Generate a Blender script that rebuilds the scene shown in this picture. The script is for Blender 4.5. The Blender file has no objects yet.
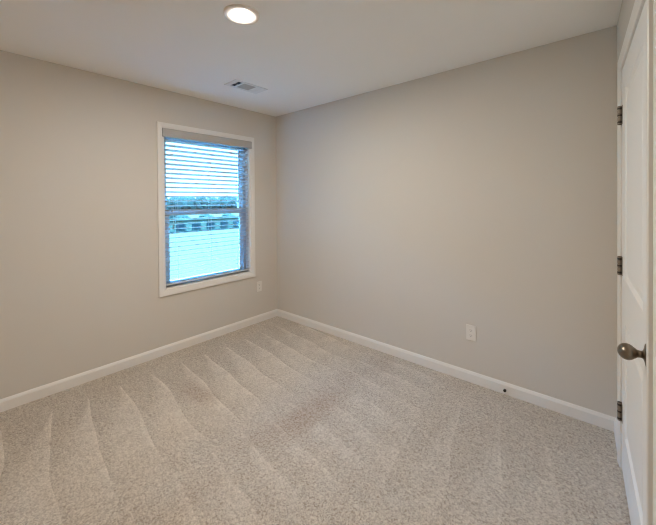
import bpy, bmesh, math, random
from mathutils import Matrix, Vector

random.seed(7)
S = bpy.context.scene
COL = S.collection
PI = math.pi

# ------------------------------------------------------------------ camera
# Room frame: the far corner of the floor is the origin, the window wall is x = 0,
# the long plain wall is y = 0, the door wall stands at x = W (a little out of square).
H = 2.44
W = 3.1345
B = 0.0638
CAM = Vector((3.123, -2.6234, 1.4057))
YAW, PITCH, ROLL = 0.7167, 0.0091, -0.0075
FPX, PYPX = 328.57, 203.84
cam_d = bpy.data.cameras.new('camera')
cam = bpy.data.objects.new('camera', cam_d)
COL.objects.link(cam)
S.camera = cam
fw = Vector((-math.sin(YAW) * math.cos(PITCH), math.cos(YAW) * math.cos(PITCH), -math.sin(PITCH)))
rt = Vector((math.cos(YAW), math.sin(YAW), 0))
up = rt.cross(fw)
r2 = rt * math.cos(ROLL) + up * math.sin(ROLL)
u2 = up * math.cos(ROLL) - rt * math.sin(ROLL)
mw = Matrix((r2, u2, -fw)).transposed().to_4x4()
mw.translation = CAM
cam.matrix_world = mw
cam_d.sensor_fit = 'HORIZONTAL'
cam_d.sensor_width = 36
cam_d.lens = FPX / 656 * 36
cam_d.shift_x = 0
cam_d.shift_y = -(262.5 - PYPX) / 656
cam_d.clip_start = 0.02
cam_d.clip_end = 2000

# ------------------------------------------------------------------ sky, exposure
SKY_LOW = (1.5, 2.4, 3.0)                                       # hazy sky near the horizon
SKY_HIGH = (50.0, 225.0, 490.0)                                    # blue sky overhead, out of view, boosted to light the room
LAMP_STRENGTH = 1740.0
LAMP_COL = (1.0, 0.935, 0.835)
world = bpy.data.worlds.new('boosted_sky')
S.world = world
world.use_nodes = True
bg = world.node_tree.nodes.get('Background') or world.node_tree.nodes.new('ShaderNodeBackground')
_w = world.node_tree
_tc = _w.nodes.new('ShaderNodeTexCoord')
_sx = _w.nodes.new('ShaderNodeSeparateXYZ')
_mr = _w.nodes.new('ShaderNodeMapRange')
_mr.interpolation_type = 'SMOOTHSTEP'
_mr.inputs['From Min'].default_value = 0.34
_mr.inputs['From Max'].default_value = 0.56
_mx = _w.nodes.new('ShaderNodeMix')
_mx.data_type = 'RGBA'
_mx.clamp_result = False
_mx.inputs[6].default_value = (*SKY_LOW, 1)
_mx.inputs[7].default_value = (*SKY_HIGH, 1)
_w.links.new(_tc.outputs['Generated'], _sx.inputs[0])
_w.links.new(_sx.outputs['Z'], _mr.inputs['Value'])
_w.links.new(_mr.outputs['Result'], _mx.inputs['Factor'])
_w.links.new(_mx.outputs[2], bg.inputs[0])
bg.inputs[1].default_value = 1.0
S.view_settings.view_transform = 'Standard'
S.view_settings.look = 'None'
S.view_settings.gamma = 1.0
S.view_settings.exposure = 0.0
S.view_settings.use_curve_mapping = False
S.cycles.max_bounces = 14
S.cycles.diffuse_bounces = 10
S.cycles.transparent_max_bounces = 16
S.cycles.caustics_reflective = False
S.cycles.caustics_refractive = False
S.cycles.sample_clamp_indirect = 12.0
S.cycles.filter_width = 1.1
S.cycles.use_denoising = True
# daylight portal filling the window opening
pl = bpy.data.lights.new('daylight_portal', 'AREA')
pl.shape = 'RECTANGLE'
pl.size = 1.46
pl.size_y = 0.94
pl.cycles.is_portal = True
po = bpy.data.objects.new('daylight_portal', pl)
COL.objects.link(po)
po.location = (-0.17, -0.862, 1.335)
po.rotation_euler = (0, -PI / 2, 0)

# ------------------------------------------------------------------ materials
def srgb(r, g, b):
    def f(c):
        c /= 255
        return c / 12.92 if c <= 0.04045 else ((c + 0.055) / 1.055) ** 2.4
    return (f(r), f(g), f(b))


class NT:
    """small helper that writes node maths"""
    def __init__(self, m):
        m.use_nodes = True
        self.t = m.node_tree
        self.n = self.t.nodes
        self.bsdf = self.n['Principled BSDF']

    def put(self, sock, v):
        if hasattr(v, 'is_output'):
            self.t.links.new(v, sock)
        elif isinstance(v, (tuple, list)):
            sock.default_value = (*v, 1) if len(v) == 3 and len(sock.default_value) == 4 else v
        else:
            sock.default_value = v

    def math(self, op, a, b=0.0, c=0.0, clamp=False):
        n = self.n.new('ShaderNodeMath')
        n.operation = op
        n.use_clamp = clamp
        for s, v in zip(n.inputs, (a, b, c)):
            self.put(s, v)
        return n.outputs[0]

    def noise(self, vec, scale, detail=3.0, rough=0.55, dist=0.0):
        n = self.n.new('ShaderNodeTexNoise')
        self.put(n.inputs['Vector'], vec)
        n.inputs['Scale'].default_value = scale
        n.inputs['Detail'].default_value = detail
        n.inputs['Roughness'].default_value = rough
        n.inputs['Distortion'].default_value = dist
        return n.outputs['Fac']

    def smooth(self, v, a, b, o0=0.0, o1=1.0):
        n = self.n.new('ShaderNodeMapRange')
        n.interpolation_type = 'SMOOTHSTEP'
        for k, x in zip(('Value', 'From Min', 'From Max', 'To Min', 'To Max'), (v, a, b, o0, o1)):
            self.put(n.inputs[k], x)
        return n.outputs['Result']

    def mix(self, fac, a, b, mode='MIX'):
        n = self.n.new('ShaderNodeMix')
        n.data_type = 'RGBA'
        n.blend_type = mode
        self.put(n.inputs['Factor'], fac)
        self.put(n.inputs[6], a)
        self.put(n.inputs[7], b)
        return n.outputs[2]

    def coord(self):
        return self.n.new('ShaderNodeTexCoord').outputs['Object']

    def xyz(self, v):
        n = self.n.new('ShaderNodeSeparateXYZ')
        self.t.links.new(v, n.inputs[0])
        return n.outputs

    def scaled(self, v, s):
        n = self.n.new('ShaderNodeMapping')
        self.t.links.new(v, n.inputs[0])
        n.inputs['Scale'].default_value = s
        return n.outputs[0]

    def bump(self, h, strength, dist):
        n = self.n.new('ShaderNodeBump')
        n.inputs['Strength'].default_value = strength
        n.inputs['Distance'].default_value = dist
        self.t.links.new(h, n.inputs['Height'])
        self.t.links.new(n.outputs[0], self.bsdf.inputs['Normal'])


def plain(name, col, rough=0.5, metal=0.0, grain=0.0, gscale=60.0, tint=0.03, spec=0.5):
    """a plain surface with slight procedural variation of tone and texture"""
    m = bpy.data.materials.new(name)
    t = NT(m)
    c = t.coord()
    n = t.noise(c, 2.3, 3)
    a = tuple(max(0, x * (1 - tint)) for x in col)
    b = tuple(min(1, x * (1 + tint)) for x in col)
    t.put(t.bsdf.inputs['Base Color'], t.mix(n, a, b))
    t.bsdf.inputs['Roughness'].default_value = rough
    t.bsdf.inputs['Metallic'].default_value = metal
    t.bsdf.inputs['Specular IOR Level'].default_value = spec
    if grain:
        t.bump(t.noise(c, gscale, 4, 0.6), grain, 0.002)
    return m


M_WALL = plain('greige_wall_paint', srgb(212, 205, 196), 0.75, grain=0.12, gscale=140, tint=0.012, spec=0.25)
M_CEIL = plain('ceiling_paint', srgb(243, 240, 236), 0.9, grain=0.15, gscale=160, tint=0.01, spec=0.2)
M_TRIM = plain('white_trim_paint', srgb(232, 228, 223), 0.38, tint=0.01)
M_DOOR = plain('white_door_paint', srgb(240, 239, 238), 0.42, grain=0.05, gscale=90, tint=0.01)
M_VINYL = plain('white_vinyl', srgb(186, 194, 202), 0.5, tint=0.01)
M_BLIND = plain('white_blind_slat', srgb(196, 195, 194), 0.45, tint=0.01)
M_VALANCE = plain('offwhite_valance', srgb(180, 175, 170), 0.5, tint=0.01)
M_CORD = plain('blind_cord', srgb(214, 212, 208), 0.8)
M_TASSEL = plain('grey_tassel', srgb(120, 118, 116), 0.5)
M_PLATE = plain('white_plastic_plate', srgb(228, 223, 216), 0.35, tint=0.01)
M_SLOT = plain('dark_slot', srgb(38, 34, 32), 0.6)
M_REG = plain('white_register_metal', srgb(228, 226, 222), 0.45, tint=0.01)
M_LOUV = plain('register_louver_metal', srgb(186, 180, 172), 0.5, tint=0.02)
M_DUCT = plain('dark_duct', srgb(24, 26, 34), 0.7)
M_NICKEL = plain('aged_satin_nickel', srgb(134, 122, 108), 0.30, metal=1.0, tint=0.10)
M_HINGE = plain('aged_nickel_hinge', srgb(150, 136, 122), 0.5, metal=0.7, tint=0.12)
M_PIN = plain('hinge_pin_dark', srgb(62, 52, 46), 0.5, metal=0.4)
M_STOP = plain('dark_rubber', srgb(40, 32, 27), 0.55)
M_LAMPTRIM = plain('lamp_trim_white', srgb(236, 226, 216), 0.5, tint=0.01)
M_GROUND = plain('pale_bare_ground', (0.0160, 0.0108, 0.0064), 0.95, tint=0.10, spec=0.0)
M_TREE = plain('hazy_tree_leaves', (0.0082, 0.0078, 0.0056), 0.9, grain=0.4, gscale=2.0, tint=0.35, spec=0.0)
M_BARK = plain('tree_bark', (0.02, 0.02, 0.02), 0.9)
M_PALE = plain('pale_building_wall', (0.014, 0.0135, 0.0085), 0.8, tint=0.05, spec=0.0)
M_ROOF = plain('pale_building_roof', (0.009, 0.008, 0.0055), 0.8, tint=0.05, spec=0.0)
M_DARKWIN = plain('dark_building_window', (0.0016, 0.0036, 0.0036), 0.9, spec=0.0)


def lamp_material():
    m = bpy.data.materials.new('lamp_diffuser')
    t = NT(m)
    t.put(t.bsdf.inputs['Base Color'], (0.9, 0.9, 0.9))
    t.put(t.bsdf.inputs['Emission Color'], LAMP_COL)
    t.bsdf.inputs['Emission Strength'].default_value = LAMP_STRENGTH
    return m


def glass_material():
    m = bpy.data.materials.new('window_glass')
    m.use_nodes = True
    nt = m.node_tree
    nt.nodes.clear()
    out = nt.nodes.new('ShaderNodeOutputMaterial')
    mx = nt.nodes.new('ShaderNodeMixShader')
    tr = nt.nodes.new('ShaderNodeBsdfTransparent')
    gl = nt.nodes.new('ShaderNodeBsdfGlossy')
    fr = nt.nodes.new('ShaderNodeFresnel')
    fr.inputs['IOR'].default_value = 1.45
    tr.inputs[0].default_value = (0.93, 0.97, 0.97, 1)
    gl.inputs['Roughness'].default_value = 0.02
    nt.links.new(fr.outputs[0], mx.inputs[0])
    nt.links.new(tr.outputs[0], mx.inputs[1])
    nt.links.new(gl.outputs[0], mx.inputs[2])
    nt.links.new(mx.outputs[0], out.inputs[0])
    return m


def carpet_material():
    m = bpy.data.materials.new('beige_cut_pile_carpet')
    t = NT(m)
    c = t.coord()
    x, y, z = t.xyz(c)
    # slow wobble so the vacuum strokes are not ruler straight
    wob = t.math('MULTIPLY', t.math('SUBTRACT', t.noise(c, 1.2, 1), 0.5), 0.16)
    soft = t.noise(c, 9.0, 4, 0.6)

    def strokes(along, across, period, phase, start, reach, fall, slant, width):
        """wedges of brushed pile: apex near the wall, widening along the stroke"""
        a = t.math('SUBTRACT', along, start)
        ysh = t.math('ADD', t.math('ADD', across, t.math('MULTIPLY', a, slant)), wob)
        u = t.math('FRACT', t.math('DIVIDE', t.math('SUBTRACT', phase, ysh), period))     # 0 at the stroke line
        w = t.smooth(a, -0.02, reach, 0.02, width)
        inside = t.math('SUBTRACT', 1.0, t.math('DIVIDE', u, w), clamp=True)
        v = t.math('POWER', inside, 0.55)
        fade = t.math('MULTIPLY', t.smooth(a, 0.0, 0.10), t.smooth(a, fall * 0.55, fall, 1.0, 0.0))
        edge = t.math('MULTIPLY', t.smooth(u, 0.0, 0.11, 1.0, 0.0), t.smooth(a, -0.02, 0.05))
        return t.math('MULTIPLY', t.math('ADD', t.math('MULTIPLY', v, 0.8), t.math('MULTIPLY', edge, 0.30)), fade)

    s1 = strokes(x, y, 0.222, -1.32, 0.22, 0.75, 1.35, 0.10, 0.95)
    s2 = strokes(x, y, 0.200, -1.47, 1.35, 0.55, 1.10, 0.12, 0.55)
    yn = t.math('MULTIPLY', y, -1.0)
    s3 = strokes(yn, x, 0.235, 2.60, 0.30, 0.80, 1.3, -0.16, 0.70)
    side = t.smooth(x, 1.9, 2.3)
    s3 = t.math('MULTIPLY', s3, side)
    s2 = t.math('MULTIPLY', s2, t.math('SUBTRACT', 1.0, side))
    lay = t.math('ADD', t.math('ADD', s1, t.math('MULTIPLY', s2, 0.6)), t.math('MULTIPLY', s3, 0.5))
    lay = t.math('MULTIPLY', lay, t.smooth(soft, 0.25, 0.6, 0.6, 1.05))
    # browner band where the two sets of strokes meet, with two worn spots
    bx = t.math('ABSOLUTE', t.math('SUBTRACT', x, 1.60))
    band = t.math('MULTIPLY', t.smooth(bx, 0.02, 0.22, 1.0, 0.0), t.smooth(t.noise(c, 2.6, 3), 0.42, 0.62))
    yb = t.math('ABSOLUTE', t.math('ADD', y, 1.02))
    spot = t.math('MULTIPLY', t.smooth(yb, 0.05, 0.38, 1.0, 0.0), t.smooth(bx, 0.02, 0.17, 1.0, 0.0))
    yb2 = t.math('ABSOLUTE', t.math('ADD', y, 1.45))
    bx2 = t.math('ABSOLUTE', t.math('SUBTRACT', x, 0.80))
    spot2 = t.math('MULTIPLY', t.smooth(yb2, 0.02, 0.12, 1.0, 0.0), t.smooth(bx2, 0.05, 0.30, 1.0, 0.0))
    stain = t.math('ADD', t.math('MULTIPLY', band, 0.50), t.math('ADD', t.math('MULTIPLY', spot, 0.95), t.math('MULTIPLY', spot2, 0.75)), clamp=True)
    base = t.mix(lay, srgb(193, 178, 161), srgb(240, 228, 215))
    base = t.mix(t.smooth(t.noise(c, 1.4, 3), 0.3, 0.7), base, t.mix(0.5, base, srgb(222, 207, 190)))
    base = t.mix(stain, base, srgb(160, 126, 100))
    # heathered yarn: pale and dark tufts, matted into loose patches
    tuft = t.noise(c, 120.0, 2, 0.6, 0.8)
    tuft2 = t.noise(c, 62.0, 2, 0.6, 1.0)
    yarn = t.math('ADD', t.math('MULTIPLY', tuft, 0.55), t.math('MULTIPLY', tuft2, 0.45))
    k = t.smooth(yarn, 0.30, 0.64, 0.0, 1.0)
    patch = t.smooth(t.noise(c, 8.0, 4, 0.65, 0.5), 0.32, 0.68)
    base = t.mix(t.math('MULTIPLY', patch, 0.34), base, srgb(166, 147, 128))
    fl = t.math('SUBTRACT', 0.56, t.math('MULTIPLY', lay, 0.30))
    col = t.mix(k, t.mix(fl, base, srgb(126, 103, 82)), t.mix(0.46, base, srgb(255, 246, 232)))
    t.put(t.bsdf.inputs['Base Color'], col)
    t.bsdf.inputs['Roughness'].default_value = 1.0
    t.bsdf.inputs['Specular IOR Level'].default_value = 0.05
    t.bsdf.inputs['Sheen Weight'].default_value = 0.15
    t.bsdf.inputs['Sheen Roughness'].default_value = 0.6
    t.bump(yarn, 1.0, 0.02)
    return m


# ------------------------------------------------------------------ mesh helpers
def obj(name, bm, mat, parent=None, mtx=None, smooth=False):
    me = bpy.data.meshes.new(name)
    bmesh.ops.recalc_face_normals(bm, faces=bm.faces[:])
    if smooth:
        for f in bm.faces:
            f.smooth = True
    bm.to_mesh(me)
    bm.free()
    for m in (mat if isinstance(mat, (list, tuple)) else [mat]):
        me.materials.append(m)
    o = bpy.data.objects.new(name, me)
    COL.objects.link(o)
    if parent is not None:
        o.parent = parent
    elif mtx is not None:
        o.matrix_world = mtx
    return o


def struct(name, bm, mat, mtx=None, label=None):
    o = obj(name, bm, mat, None, mtx)
    o['kind'] = 'structure'
    if label:
        o['label'] = label
    return o


def thing(name, label, cat, loc=(0, 0, 0), rotz=0.0, group=None):
    o = bpy.data.objects.new(name, None)
    COL.objects.link(o)
    o.location = loc
    o.rotation_euler = (0, 0, rotz)
    tag(o, label, cat, group)
    return o


def tag(o, label, cat, group=None):
    o['label'] = label
    o['category'] = cat
    if group:
        o['group'] = group
    return o


def box(bm, x0, x1, y0, y1, z0, z1, bev=0.0, seg=1):
    r = bmesh.ops.create_cube(bm, size=1.0)
    vs = r['verts']
    for v in vs:
        v.co = Vector(((x0 + x1) / 2 + v.co.x * (x1 - x0), (y0 + y1) / 2 + v.co.y * (y1 - y0), (z0 + z1) / 2 + v.co.z * (z1 - z0)))
    if bev:
        es = {e for v in vs for e in v.link_edges}
        bmesh.ops.bevel(bm, geom=list(es), offset=bev, segments=seg, profile=0.5, affect='EDGES')
    return vs


def loft(bm, rings, close_ring=True, cap=True):
    """join rings of points into one skin"""
    R = [[bm.verts.new(p) for p in ring] for ring in rings]
    n = len(R[0])
    for a, b in zip(R, R[1:]):
        for i in range(n if close_ring else n - 1):
            j = (i + 1) % n
            bm.faces.new((a[i], a[j], b[j], b[i]))
    if cap:
        bm.faces.new(list(reversed(R[0])))
        bm.faces.new(R[-1])
    return R


def lathe(bm, prof, axis='z', n=32, sx=1.0, sy=1.0, at=(0, 0, 0)):
    """prof: (radius, height) pairs; the axis may be x or z; sx and sy squash the section"""
    rings = []
    for r, h in prof:
        ring = []
        for i in range(n):
            a = 2 * PI * i / n
            u, v = r * math.cos(a) * sx, r * math.sin(a) * sy
            p = (h, u, v) if axis == 'x' else (u, v, h)
            ring.append((p[0] + at[0], p[1] + at[1], p[2] + at[2]))
        rings.append(ring)
    loft(bm, rings)


def tube(bm, p, q, r, n=8):
    p, q = Vector(p), Vector(q)
    d = (q - p).normalized()
    a = d.orthogonal().normalized()
    b = d.cross(a)
    loft(bm, [[c + a * r * math.cos(2 * PI * i / n) + b * r * math.sin(2 * PI * i / n) for i in range(n)] for c in (p, q)])


def base_profile(bm, length, h=0.083, d=0.013):
    """baseboard along local +y, its back on x = 0, standing out to +x"""
    pr = [(0, 0), (d, 0), (d, h - 0.020), (d - 0.003, h - 0.012), (d - 0.0065, h - 0.004), (d - 0.009, h), (0, h)]
    loft(bm, [[(a, yy, b) for a, b in pr] for yy in (0.0, length)])


def casing_path(bm, pts, wdt, closed, thick=0.017):
    """mitred casing in the local y-z plane standing out to +x; pts run along the inner edge, outside lies away from the middle"""
    pr = [(0.0, 0.0), (0.0, 0.009), (0.003, 0.0115), (wdt * 0.22, 0.0125), (wdt * 0.38, 0.0150), (wdt * 0.72, thick), (wdt - 0.003, thick), (wdt, thick - 0.003), (wdt, 0.0)]
    n = len(pts)
    rings = []
    for i in range(n):
        p = Vector(pts[i])
        pa = Vector(pts[i - 1]) if (closed or i > 0) else None
        pb = Vector(pts[(i + 1) % n]) if (closed or i < n - 1) else None
        ns = []
        for s, e in ((pa, p), (p, pb)):
            if s is None or e is None:
                continue
            d = (e - s).normalized()
            ns.append(Vector((d.y, -d.x)))
        if len(ns) == 2:
            m = (ns[0] + ns[1]).normalized()
            m = m / m.dot(ns[0])
        else:
            m = ns[0]
        rings.append([(t, p.x + m.x * w, p.y + m.y * w) for w, t in pr])
    if closed:
        rings.append(rings[0])
        R = [[bm.verts.new(q) for q in ring] for ring in rings[:-1]]
        k = len(pr)
        for a in range(n):
            A, Bv = R[a], R[(a + 1) % n]
            for i in range(k):
                j = (i + 1) % k
                bm.faces.new((A[i], A[j], Bv[j], Bv[i]))
    else:
        loft(bm, rings)


def wall_with_holes(bm, y0, y1, z0, z1, x0, x1, holes):
    """slab between x0 and x1 cut by rectangular holes given as (ya, yb, za, zb)"""
    ys = sorted({y0, y1, *[h[0] for h in holes], *[h[1] for h in holes]})
    zs = sorted({z0, z1, *[h[2] for h in holes], *[h[3] for h in holes]})

    def solid(i, j):
        if i < 0 or j < 0 or i >= len(ys) - 1 or j >= len(zs) - 1:
            return False
        cy, cz = (ys[i] + ys[i + 1]) / 2, (zs[j] + zs[j + 1]) / 2
        return not any(a < cy < b and c < cz < d for a, b, c, d in holes)
    V = {}

    def v(x, i, j):
        k = (x, i, j)
        if k not in V:
            V[k] = bm.verts.new((x, ys[i], zs[j]))
        return V[k]
    for i in range(len(ys) - 1):
        for j in range(len(zs) - 1):
            if not solid(i, j):
                continue
            for x in (x0, x1):
                bm.faces.new((v(x, i, j), v(x, i + 1, j), v(x, i + 1, j + 1), v(x, i, j + 1)))
            for (a, b), (di, dj) in ((((0, 0), (1, 0)), (0, -1)), (((0, 1), (1, 1)), (0, 1)), (((0, 0), (0, 1)), (-1, 0)), (((1, 0), (1, 1)), (1, 0))):
                if not solid(i + di, j + dj):
                    bm.faces.new((v(x0, i + a[0], j + a[1]), v(x0, i + b[0], j + b[1]), v(x1, i + b[0], j + b[1]), v(x1, i + a[0], j + a[1])))


# the door wall's own frame: x into the room, y along the wall from the corner, z up
DW = Matrix(((-math.cos(B), math.sin(B), 0, W), (-math.sin(B), -math.cos(B), 0, 0), (0, 0, 1, 0), (0, 0, 0, 1)))
YF = -3.42                                                     # the wall behind the camera
XF = W + math.tan(B) * -YF
LEN_R = -YF / math.cos(B)

# ------------------------------------------------------------------ room shell
bm = bmesh.new()
vs = [(-0.15, 0.15), (-0.15, YF - 0.15), (XF + 1.1, YF - 0.15), (W + 1.1, 0.15)]
loft(bm, [[(a, b, z) for a, b in vs] for z in (-0.12, 0.0)])
struct('floor', bm, carpet_material(), label='beige cut pile carpet with pale vacuum strokes and a brownish worn patch')
bm = bmesh.new()
loft(bm, [[(a, b, z) for a, b in vs] for z in (H, H + 0.12)])
struct('ceiling', bm, M_CEIL)

WY0, WY1, WZ0, WZ1 = -1.336, -0.389, 0.598, 2.077            # window opening
bm = bmesh.new()
wall_with_holes(bm, YF - 0.12, 0.12, 0, H, -0.15, 0.0, [(WY0, WY1, WZ0, WZ1)])
struct('wall_left', bm, M_WALL, label='greige wall holding the window with blinds')
bm = bmesh.new()
box(bm, 0, W + 0.12, 0, 0.12, 0, H)
struct('wall_back', bm, M_WALL, label='plain greige wall with one outlet low down')
bm = bmesh.new()
D0, D1, DZ = 0.343, 1.196, 2.068                               # door opening along the door wall
E0, E1 = 1.412, 2.232                                          # opening of the next door beside the camera
wall_with_holes(bm, -0.10, LEN_R + 0.1, 0, H, -0.12, 0.0, [(D0 - 0.018, D1 + 0.018, 0, DZ + 0.018), (E0 - 0.018, E1 + 0.018, 0, DZ + 0.018)])
struct('wall_right', bm, M_WALL, DW, 'greige wall holding the white panel door')
bm = bmesh.new()
box(bm, 0, XF + 0.1, YF - 0.12, YF, 0, H)
struct('wall_front', bm, M_WALL)

# unseen shell added behind the two doors to block daylight leaking underneath
bm = bmesh.new()
box(bm, -0.90, -0.82, -0.10, LEN_R + 0.1, 0, H)
box(bm, -0.82, -0.12, -0.10, 0.02, 0, H)
box(bm, -0.82, -0.12, 1.28, 1.34, 0, H)
box(bm, -0.82, -0.12, LEN_R + 0.02, LEN_R + 0.1, 0, H)
struct('wall_light_block', bm, M_WALL, DW)

# baseboards
bm = bmesh.new()
base_profile(bm, -YF)
struct('baseboard_left', bm, M_TRIM, Matrix.Translation((0, YF, 0)), 'white baseboard under the window wall')
bm = bmesh.new()
base_profile(bm, W)
mt = Matrix.Rotation(-PI / 2, 4, 'Z')
struct('baseboard_back', bm, M_TRIM, mt, 'white baseboard along the plain wall')
CAS = 0.057
bm = bmesh.new()
base_profile(bm, D0 - 0.006 - CAS)
struct('baseboard_right', bm, M_TRIM, DW)
bm = bmesh.new()
base_profile(bm, LEN_R - (E1 + 0.006 + CAS))
struct('baseboard_right.001', bm, M_TRIM, DW @ Matrix.Translation((0, E1 + 0.006 + CAS, 0)))
bm = bmesh.new()
base_profile(bm, XF)
struct('baseboard_front', bm, M_TRIM, Matrix.Translation((XF, YF, 0)) @ Matrix.Rotation(PI / 2, 4, 'Z'))

# ------------------------------------------------------------------ window
bm = bmesh.new()
casing_path(bm, [(WY0, WZ0), (WY1, WZ0), (WY1, WZ1), (WY0, WZ1)], 0.057, True)
struct('trim_1', bm, M_TRIM, label='white picture frame casing around the window')
# jamb liner, frame and the two sashes
LIN = 0.008


def ring(bm, x0, x1, a0, a1, b0, b1, wy, wz0, wz1, bev=0.002):
    box(bm, x0, x1, a0, a0 + wy, b0, b1, bev)
    box(bm, x0, x1, a1 - wy, a1, b0, b1, bev)
    box(bm, x0, x1, a0 + wy, a1 - wy, b0, b0 + wz0, bev)
    box(bm, x0, x1, a0 + wy, a1 - wy, b1 - wz1, b1, bev)


bm = bmesh.new()
ring(bm, -0.150, 0.0, WY0, WY1, WZ0, WZ1, LIN, LIN, LIN, 0)
win = struct('window_1', bm, M_TRIM, label='single hung white vinyl window behind the blinds')
iy0, iy1, iz0, iz1 = WY0 + LIN, WY1 - LIN, WZ0 + LIN, WZ1 - LIN
bm = bmesh.new()
ring(bm, -0.149, -0.072, iy0, iy1, iz0, iz1, 0.036, 0.014, 0.036)
obj('window_frame', bm, M_VINYL, win)
GL = glass_material()
gy0, gy1 = iy0 + 0.034, iy1 - 0.034
MID = 1.300                                                    # height of the meeting rail
bm = bmesh.new()
ring(bm, -0.102, -0.084, gy0, gy1, iz0 + 0.012, MID + 0.022, 0.042, 0.030, 0.040)
sash = obj('lower_sash', bm, M_VINYL, win)
bm = bmesh.new()
box(bm, -0.0955, -0.0905, gy0 + 0.036, gy1 - 0.036, iz0 + 0.036, MID - 0.012)
obj('pane', bm, GL, sash)
bm = bmesh.new()
ring(bm, -0.137, -0.117, gy0, gy1, MID - 0.022, iz1 - 0.034, 0.030, 0.038, 0.034)
sash = obj('upper_sash', bm, M_VINYL, win)
bm = bmesh.new()
box(bm, -0.129, -0.124, gy0 + 0.024, gy1 - 0.024, MID + 0.010, iz1 - 0.062)
obj('pane', bm, GL, sash)
bm = bmesh.new()
box(bm, -0.085, -0.066, -0.89, -0.835, MID + 0.020, MID + 0.032, 0.003)
obj('sash_lock', bm, M_VINYL, win)

# ------------------------------------------------------------------ blind
by0, by1 = iy0 + 0.006, iy1 - 0.006
SLX = -0.036
TILT = math.radians(13.5)
blind = thing('window_blind', 'white horizontal slat blind hanging inside the window casing, slats open', 'blind', (0, (by0 + by1) / 2, iz0))


def bl(p):
    return (p[0], p[1] - (by0 + by1) / 2, p[2] - iz0)


def shift(bm):
    for v in bm.verts:
        v.co = Vector(bl(v.co))
    return bm


bm = bmesh.new()
# valance: a shallow curved face board with short returns
vz0, vz1 = 2.003, 2.083
pr = [(0.018, vz0), (0.027, vz0 + 0.002), (0.030, vz0 + 0.008), (0.0285, vz0 + 0.030), (0.030, vz1 - 0.020), (0.028, vz1 - 0.004), (0.023, vz1), (0.018, vz1)]
loft(bm, [[(a, yy, b) for a, b in pr] for yy in (WY0 - 0.016, WY1 + 0.012)])
box(bm, -0.005, 0.018, by0 + 0.02, by0 + 0.05, 2.03, 2.055)
box(bm, -0.005, 0.018, by1 - 0.05, by1 - 0.02, 2.03, 2.055)
obj('valance', shift(bm), M_VALANCE, blind)
bm = bmesh.new()
box(bm, -0.062, -0.008, by0, by1, 2.012, iz1 - 0.003, 0.002)
obj('head_rail', shift(bm), M_VINYL, blind)
bm = bmesh.new()
N_SL = 31
Z_T, Z_B = 1.980, 0.672
ct, st = math.cos(TILT), math.sin(TILT)
for k in range(N_SL):
    zc = Z_B + (Z_T - Z_B) * k / (N_SL - 1)
    half, th = 0.0250, 0.0018
    sec = []
    for u, w in ((-half, -th * 0.6), (-half, th * 0.6), (-half * 0.5, th + 0.0007), (0, th + 0.0011), (half * 0.5, th + 0.0007), (half, th * 0.6), (half, -th * 0.6), (half * 0.5, -th + 0.0007), (0, -th + 0.0011), (-half * 0.5, -th + 0.0007)):
        sec.append((SLX + u * ct - w * st, zc + u * st + w * ct))
    loft(bm, [[(a, yy, b) for a, b in sec] for yy in (by0, by1)])
obj('slats', shift(bm), M_BLIND, blind)
bm = bmesh.new()
box(bm, -0.025, 0.025, by0, by1, -0.008, 0.008, 0.004, 2)
bmesh.ops.transform(bm, matrix=Matrix.Translation((SLX, 0, iz0 + 0.0235)) @ Matrix.Rotation(-TILT, 4, 'Y'), verts=bm.verts[:])
obj('bottom_rail', shift(bm), M_BLIND, blind)
for yy in (-1.205, -0.862, -0.520):
    bm = bmesh.new()
    for xx in (SLX - 0.0262, SLX + 0.0262):
        tube(bm, (xx, yy, iz0 + 0.02), (xx, yy, 2.015), 0.0009, 6)
    for k in range(N_SL):
        zc = Z_B + (Z_T - Z_B) * k / (N_SL - 1) - 0.0035
        tube(bm, (SLX - 0.026 * ct, yy, zc - 0.026 * st), (SLX + 0.026 * ct, yy, zc + 0.026 * st), 0.0006, 5)
    obj('ladder_cord', shift(bm), M_CORD, blind)
for yy, zz in ((-1.262, 1.345), (-1.250, 1.190)):
    bm = bmesh.new()
    tube(bm, (-0.004, yy, zz), (-0.004, yy, 2.010), 0.0010, 6)
    c = obj('tilt_cord', shift(bm), M_CORD, blind)
    bm = bmesh.new()
    lathe(bm, [(0.0015, 0.0), (0.0055, -0.004), (0.0065, -0.020), (0.0050, -0.034), (0.002, -0.038)], 'z', 16, at=(-0.004, yy, zz))
    obj('tassel', shift(bm), M_TASSEL, c, smooth=True)

# ------------------------------------------------------------------ door, its casing, its neighbour
def door_casing(name, a, b, label=None):
    bm = bmesh.new()
    rv = 0.005
    casing_path(bm, [(b + rv, 0.0), (b + rv, DZ + rv), (a - rv, DZ + rv), (a - rv, 0.0)], CAS, False)
    o = struct(name, bm, M_TRIM, DW, label)
    bm = bmesh.new()                                           # jamb and stop inside the opening
    for s0, s1 in ((a - 0.018, a - 0.001), (b + 0.001, b + 0.018)):
        box(bm, -0.12, 0.0, s0, s1, 0, DZ + 0.018)
    box(bm, -0.12, 0.0, a - 0.001, b + 0.001, DZ + 0.001, DZ + 0.018)
    for s0, s1 in ((a - 0.001, a + 0.012), (b - 0.012, b + 0.001)):
        box(bm, -0.075, -0.042, s0, s1, 0, DZ + 0.001)
    obj('jamb', bm, M_TRIM, o)
    return o


door_casing('trim_2', D0, D1, 'white casing around the panel door')
door_casing('trim_3', E0, E1)


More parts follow.
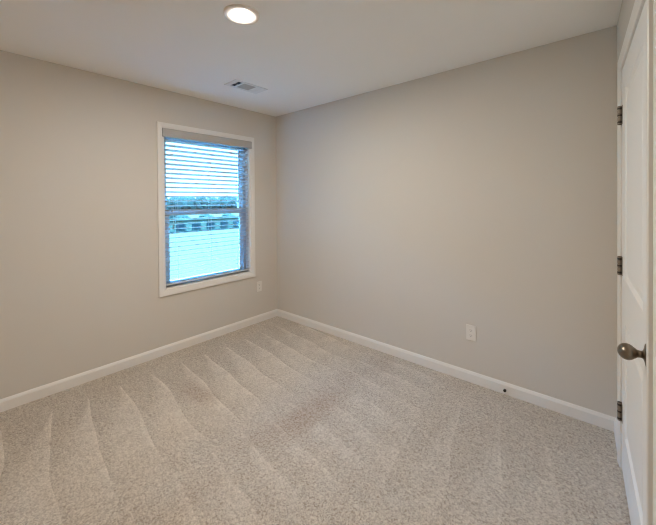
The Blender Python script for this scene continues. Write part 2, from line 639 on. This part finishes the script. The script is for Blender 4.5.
def panel_door(name, a, b, label):
    """slab with two recessed panels on the room side; local frame of the door wall"""
    z0, z1 = 0.006, DZ - 0.003
    a, b = a + 0.003, b - 0.003
    stile = 0.140
    pans = [(a + stile, b - stile, 0.236, 0.800), (a + stile, b - stile, 1.012, 1.945)]
    steps = [(0.0, 0.0), (0.004, -0.004), (0.013, -0.0105), (0.024, -0.0105), (0.030, -0.008), (0.052, -0.0025)]
    X = 0.003
    bm = bmesh.new()
    ys = [a, a + stile, b - stile, b]
    zs = [z0, 0.236, 0.800, 1.012, 1.945, z1]
    V = {(i, j): bm.verts.new((X, ys[i], zs[j])) for i in range(4) for j in range(6)}
    Vb = {(i, j): bm.verts.new((X - 0.035, ys[i], zs[j])) for i in (0, 3) for j in (0, 5)}
    for i in range(3):
        for j in range(5):
            if i == 1 and j in (1, 3):
                prev = [V[(1, j)], V[(2, j)], V[(2, j + 1)], V[(1, j + 1)]]
                y_a, y_b, za, zb = ys[1], ys[2], zs[j], zs[j + 1]
                for off, dep in steps[1:]:
                    cur = [bm.verts.new((X + dep, p, q)) for p, q in ((y_a + off, za + off), (y_b - off, za + off), (y_b - off, zb - off), (y_a + off, zb - off))]
                    for k in range(4):
                        bm.faces.new((prev[k], prev[(k + 1) % 4], cur[(k + 1) % 4], cur[k]))
                    prev = cur
                bm.faces.new(prev)
            else:
                bm.faces.new((V[(i, j)], V[(i + 1, j)], V[(i + 1, j + 1)], V[(i, j + 1)]))
    bm.faces.new([Vb[(0, 0)], Vb[(3, 0)], Vb[(3, 5)], Vb[(0, 5)]])
    bm.faces.new([V[(0, j)] for j in range(6)] + [Vb[(0, 5)], Vb[(0, 0)]])
    bm.faces.new([V[(3, j)] for j in range(6)] + [Vb[(3, 5)], Vb[(3, 0)]])
    bm.faces.new([V[(i, 0)] for i in range(4)] + [Vb[(3, 0)], Vb[(0, 0)]])
    bm.faces.new([V[(i, 5)] for i in range(4)] + [Vb[(3, 5)], Vb[(0, 5)]])
    o = struct(name, bm, M_DOOR, DW, label)
    return o


def knob_set(parent, s, z):
    bm = bmesh.new()
    lathe(bm, [(0.0385, -0.003), (0.0385, 0.003), (0.035, 0.007), (0.022, 0.010), (0.0135, 0.013), (0.0115, 0.016)], 'x', 32, at=(-0.001, s, z))
    ro = obj('rosette', bm, M_NICKEL, parent, smooth=True)
    bm = bmesh.new()
    pr = [(0.0115, 0.012), (0.0110, 0.020), (0.0125, 0.027), (0.0165, 0.031)]
    cx, ha, hr = 0.0520, 0.0245, 0.0262
    for k in range(3, 17):
        a = PI * k / 17
        pr.append((hr * math.sin(a), cx - ha * math.cos(a)))
    pr = [p for i, p in enumerate(pr) if i < 4 or p[1] > 0.033]
    lathe(bm, pr, 'x', 36, sx=1.22, sy=1.0, at=(0, s, z))
    obj('door_knob', bm, M_NICKEL, parent, smooth=True)
    return ro


def hinge(parent, s, z):
    """five-knuckle butt hinge: barrel in front of the gap, a sliver of each leaf"""
    bm = bmesh.new()
    hh = 0.095
    for k in range(5):
        za, zb = z - hh / 2 + hh * k / 5 + 0.0008, z - hh / 2 + hh * (k + 1) / 5 - 0.0008
        lathe(bm, [(0.0088, za), (0.0095, za + 0.001), (0.0095, zb - 0.001), (0.0088, zb)], 'z', 20, at=(0.0120, s, 0))
    for d0, d1 in ((-0.012, -0.004), (0.004, 0.030)):
        box(bm, -0.001, 0.0045, s + d0, s + d1, z - hh / 2, z + hh / 2, 0.0008)
    h = obj('hinge', bm, M_HINGE, parent)
    bm = bmesh.new()
    lathe(bm, [(0.005, z - hh / 2 - 0.001), (0.0080, z - hh / 2 - 0.0005), (0.0080, z + hh / 2 + 0.0005), (0.005, z + hh / 2 + 0.001)], 'z', 16, at=(0.0120, s, 0))
    obj('hinge_pin', bm, M_PIN, h)
    bm = bmesh.new()
    for q in (-0.0355, 0.0, 0.0355):
        lathe(bm, [(0.0092, z + q - 0.005), (0.0098, z + q - 0.004), (0.0098, z + q + 0.004), (0.0092, z + q + 0.005)], 'z', 20, at=(0.0120, s, 0))
    obj('knuckle_ring', bm, M_PIN, h)
    return h


door = panel_door('door_1', D0, D1, 'white two panel door with aged nickel hinges and egg knob')
knob_set(door, D1 - 0.063, 0.891)
for z in (1.836, 1.058, 0.297):
    hinge(door, D0, z)
door2 = panel_door('door_2', E0, E1, 'second white panel door beside the camera')
knob_set(door2, E1 - 0.063, 0.891)

# ------------------------------------------------------------------ ceiling lamp
lamp = thing('recessed_ceiling_light', 'round white recessed ceiling light, glowing', 'ceiling light', (1.570, -1.555, H))
bm = bmesh.new()
pr = [(0.0970, 0.0), (0.0970, -0.006), (0.0935, -0.0100), (0.0880, -0.0106), (0.0412, -0.0100), (0.0412, 0.0)]
n = 56
R = [[bm.verts.new((r * math.cos(2 * PI * i / n), r * math.sin(2 * PI * i / n), h)) for i in range(n)] for r, h in pr]
for k in range(len(R)):
    A, Bv = R[k], R[(k + 1) % len(R)]
    for i in range(n):
        bm.faces.new((A[i], A[(i + 1) % n], Bv[(i + 1) % n], Bv[i]))
obj('trim_ring', bm, M_LAMPTRIM, lamp, smooth=True)
bm = bmesh.new()
lathe(bm, [(0.0410, -0.0010), (0.0410, -0.0098), (0.030, -0.0099), (0.002, -0.0100)], 'z', 48)
obj('diffuser', bm, lamp_material(), lamp, smooth=True)

# ------------------------------------------------------------------ ceiling register
vx0, vx1, vy0, vy1 = 0.532, 0.712, -1.030, -0.690
vent = thing('ceiling_vent', 'small white rectangular air register in the ceiling near the window', 'vent', ((vx0 + vx1) / 2, (vy0 + vy1) / 2, H))
cx, cy = (vx0 + vx1) / 2, (vy0 + vy1) / 2
secs = [(-0.990, -0.944), (-0.928, -0.800), (-0.786, -0.740)]
bx0, bx1 = 0.560, 0.690
bm = bmesh.new()
ring_x = [(vx0, vx1, vy0, secs[0][0]), (vx0, vx1, secs[0][1], secs[1][0]), (vx0, vx1, secs[1][1], secs[2][0]), (vx0, vx1, secs[2][1], vy1)]
for a, b, c, d in ring_x:
    box(bm, a - cx, b - cx, c - cy, d - cy, -0.006, 0.0)
for c, d in secs:
    box(bm, vx0 - cx, bx0 - cx, c - cy, d - cy, -0.006, 0.0)
    box(bm, bx1 - cx, vx1 - cx, c - cy, d - cy, -0.006, 0.0)
obj('face_plate', bm, M_REG, vent)
bm = bmesh.new()
box(bm, bx0 - cx, bx1 - cx, secs[0][0] - cy, secs[2][1] - cy, -0.0008, -0.0001)
obj('duct_opening', bm, M_DUCT, vent)


def louvers(sec, n, tilt, mat):
    bm = bmesh.new()
    L = sec[1] - sec[0]
    for k in range(n):
        yc = sec[0] + L * (k + 0.5) / n - cy
        w = L / n * 0.62
        dy, dz = w * math.cos(tilt), w * math.sin(tilt)
        pts = [(yc - dy, -0.0035 - dz * 0.6), (yc + dy, -0.0035 + dz * 0.6), (yc + dy, -0.0028 + dz * 0.6), (yc - dy, -0.0028 - dz * 0.6)]
        loft(bm, [[(xx, p, q) for p, q in pts] for xx in (bx0 - cx, bx1 - cx)])
    return obj('louver_bank', bm, mat, vent)


bm = bmesh.new()
box(bm, bx0 + 0.004 - cx, bx1 - 0.004 - cx, secs[0][0] + 0.004 - cy, secs[0][0] + 0.007 - cy, -0.0045, -0.0015)
box(bm, bx0 + 0.060 - cx, bx0 + 0.063 - cx, secs[0][0] - cy, secs[0][1] - cy, -0.0045, -0.0015)
obj('louver_bank', bm, M_LOUV, vent)
louvers(secs[1], 10, math.radians(9), M_LOUV)
louvers(secs[2], 4, math.radians(-8), M_REG)

# ------------------------------------------------------------------ wall outlets
def outlet(label, mtx):
    o = thing('wall_outlet', label, 'outlet')
    o.matrix_world = mtx                                       # local +x out of the wall, z up
    bm = bmesh.new()
    box(bm, 0, 0.0062, -0.036, 0.036, -0.059, 0.059, 0.0025, 2)
    obj('cover_plate', bm, M_PLATE, o)
    for z in (0.0195, -0.0195):
        bm = bmesh.new()
        pts = []
        for i in range(28):
            a = 2 * PI * i / 28
            pts.append((0.0172 * math.cos(a), max(-0.0135, min(0.0135, 0.0172 * math.sin(a)))))
        loft(bm, [[(xx, p, q + z) for p, q in pts] for xx in (0.0055, 0.0075)])
        s = obj('socket_face', bm, M_PLATE, o)
        bm = bmesh.new()
        box(bm, 0.0070, 0.0079, -0.0078, -0.0056, z - 0.001, z + 0.007)
        box(bm, 0.0070, 0.0079, 0.0056, 0.0078, z - 0.000, z + 0.006)
        lathe(bm, [(0.0026, 0.0070), (0.0026, 0.0079)], 'x', 12, at=(0, 0, z - 0.0070))
        obj('slot', bm, M_SLOT, s)
    bm = bmesh.new()
    lathe(bm, [(0.0030, 0.0060), (0.0030, 0.0068), (0.0016, 0.0074)], 'x', 14)
    obj('screw', bm, M_REG, o)
    return o


outlet('white wall outlet low on the plain wall between window and door', Matrix.Translation((2.292, 0, 0.381)) @ Matrix.Rotation(-PI / 2, 4, 'Z'))
outlet('white wall outlet on the window wall, just below the casing corner', Matrix.Translation((0, -0.274, 0.415)))

# ------------------------------------------------------------------ door bumper on the baseboard
st_o = thing('door_stop', 'tiny dark round door bumper on the baseboard of the plain wall', 'door stop', (2.530, -0.013, 0.032), -PI / 2)
bm = bmesh.new()
lathe(bm, [(0.0085, 0.0), (0.0085, 0.003), (0.006, 0.005)], 'x', 24)
obj('mount', bm, M_HINGE, st_o, smooth=True)
bm = bmesh.new()
lathe(bm, [(0.0065, 0.004), (0.0095, 0.007), (0.0100, 0.014), (0.0085, 0.018), (0.004, 0.0195)], 'x', 24)
obj('rubber_tip', bm, M_STOP, st_o, smooth=True)

# ------------------------------------------------------------------ outside, three metres below the floor
GZ = -3.0
bm = bmesh.new()
bmesh.ops.create_grid(bm, x_segments=2, y_segments=2, size=1.0)
for v in bm.verts:
    v.co = Vector((-205 + v.co.x * 200, 60 + v.co.y * 260, GZ))
struct('ground', bm, M_GROUND, label='wide pale bare lot seen through the blinds')

# long low pale building with a row of dark openings
P0, P1 = Vector((-44.5, 4.0, GZ)), Vector((-44.5, 46.0, GZ))
dirv = (P1 - P0).normalized()
ang = math.atan2(dirv.y, dirv.x)
LB = (P1 - P0).length
bld = thing('low_building', 'long low pale building with a row of dark windows outside', 'building', P0, ang)
HB = 1.65
bm = bmesh.new()
box(bm, 0, LB, 0.0, 5.0, 0, HB)
obj('wall', bm, M_PALE, bld)
bm = bmesh.new()
loft(bm, [[(xx, -0.15, HB), (xx, 5.15, HB), (xx, 5.15, HB + 0.12), (xx, 2.5, HB + 0.2), (xx, -0.15, HB + 0.12)] for xx in (-0.15, LB + 0.15)])
obj('roof', bm, M_ROOF, bld)
bm = bmesh.new()
box(bm, -0.05, LB + 0.05, -0.08, 0.0, 0.0, 0.10)  # thin dark strip along the foot of the front wall
obj('dark_base_strip', bm, M_DARKWIN, bld)
k = 0
px = 0.5
while px + 1.5 < LB:
    bm = bmesh.new()
    box(bm, px, px + 1.38, -0.05, 0.02, 0.22, 1.36, 0.02)
    obj('window', bm, M_DARKWIN, bld)
    px += 2.36


# trees along the far edge of the lot, and shrubs behind the building
def crown_bm(seed, rx, ry, rz, cz):
    rnd = random.Random(seed)
    bm = bmesh.new()
    bmesh.ops.create_icosphere(bm, subdivisions=4, radius=1.0)
    lobes = [(Vector((rnd.gauss(0, 1), rnd.gauss(0, 1), rnd.gauss(0, 0.8))).normalized(), rnd.uniform(0.1, 0.3)) for _ in range(16)]
    for v in bm.verts:
        d = v.co.normalized()
        f = 0.80
        for q, a in lobes:
            f += a * max(0.0, d.dot(q) - 0.72) / 0.28
        f *= 1 + rnd.uniform(-0.06, 0.06)
        v.co = Vector((d.x * rx * f, d.y * ry * f, cz + d.z * rz * f))
    return bm


def make_tree(seed, h, w):
    t = thing('far_tree', 'hazy grey-green tree in the row beyond the pale lot', 'tree', (0, 0, 0), 0, 'trees beyond the lot')
    bm = bmesh.new()
    lathe(bm, [(0.28, 0.0), (0.20, h * 0.25), (0.14, h * 0.5)], 'z', 10)
    obj('trunk', bm, M_BARK, t)
    obj('crown', crown_bm(seed, w, w, h * 0.46, h * 0.54), M_TREE, t)
    return t


protos = [make_tree(11, 6.6, 1.7), make_tree(12, 7.4, 1.75), make_tree(13, 6.0, 1.62)]
used = [False] * 3


def copy_tree(o):
    r = o.copy()
    COL.objects.link(r)
    for ch in o.children:
        c = ch.copy()
        COL.objects.link(c)
        c.parent = r
    return r


rnd = random.Random(5)
for i in range(30):
    q = rnd.randrange(3)
    o = copy_tree(protos[q]) if used[q] else protos[q]
    used[q] = True
    row, k = i % 2, i // 2
    th = math.radians(15 + 27 * (k + 0.5 * row) / 14.5)
    d = 142 + 11 * row + rnd.uniform(-0.8, 0.8)
    o.location = (CAM.x - d * math.cos(th), CAM.y + d * math.sin(th), GZ)
    o.rotation_euler = (0, 0, rnd.uniform(0, 6.28))
    s = rnd.uniform(0.94, 1.08)
    o.scale = (s, s, s)

shrub0 = tag(obj('shrub', crown_bm(31, 0.9, 0.9, 0.75, 0.6), M_TREE), 'dark rounded shrub behind the long low building', 'shrub', 'shrubs behind the low building')
for i in range(8):
    o = shrub0 if i == 0 else shrub0.copy()
    if i:
        COL.objects.link(o)
    p = P0 + dirv * (6.0 + 4.6 * i + rnd.uniform(-0.8, 0.8)) + Vector((-dirv.y, dirv.x, 0)) * 8.0
    o.location = p
    s = rnd.uniform(1.5, 1.9)
    o.scale = (s * 0.8, s * 0.8, s)
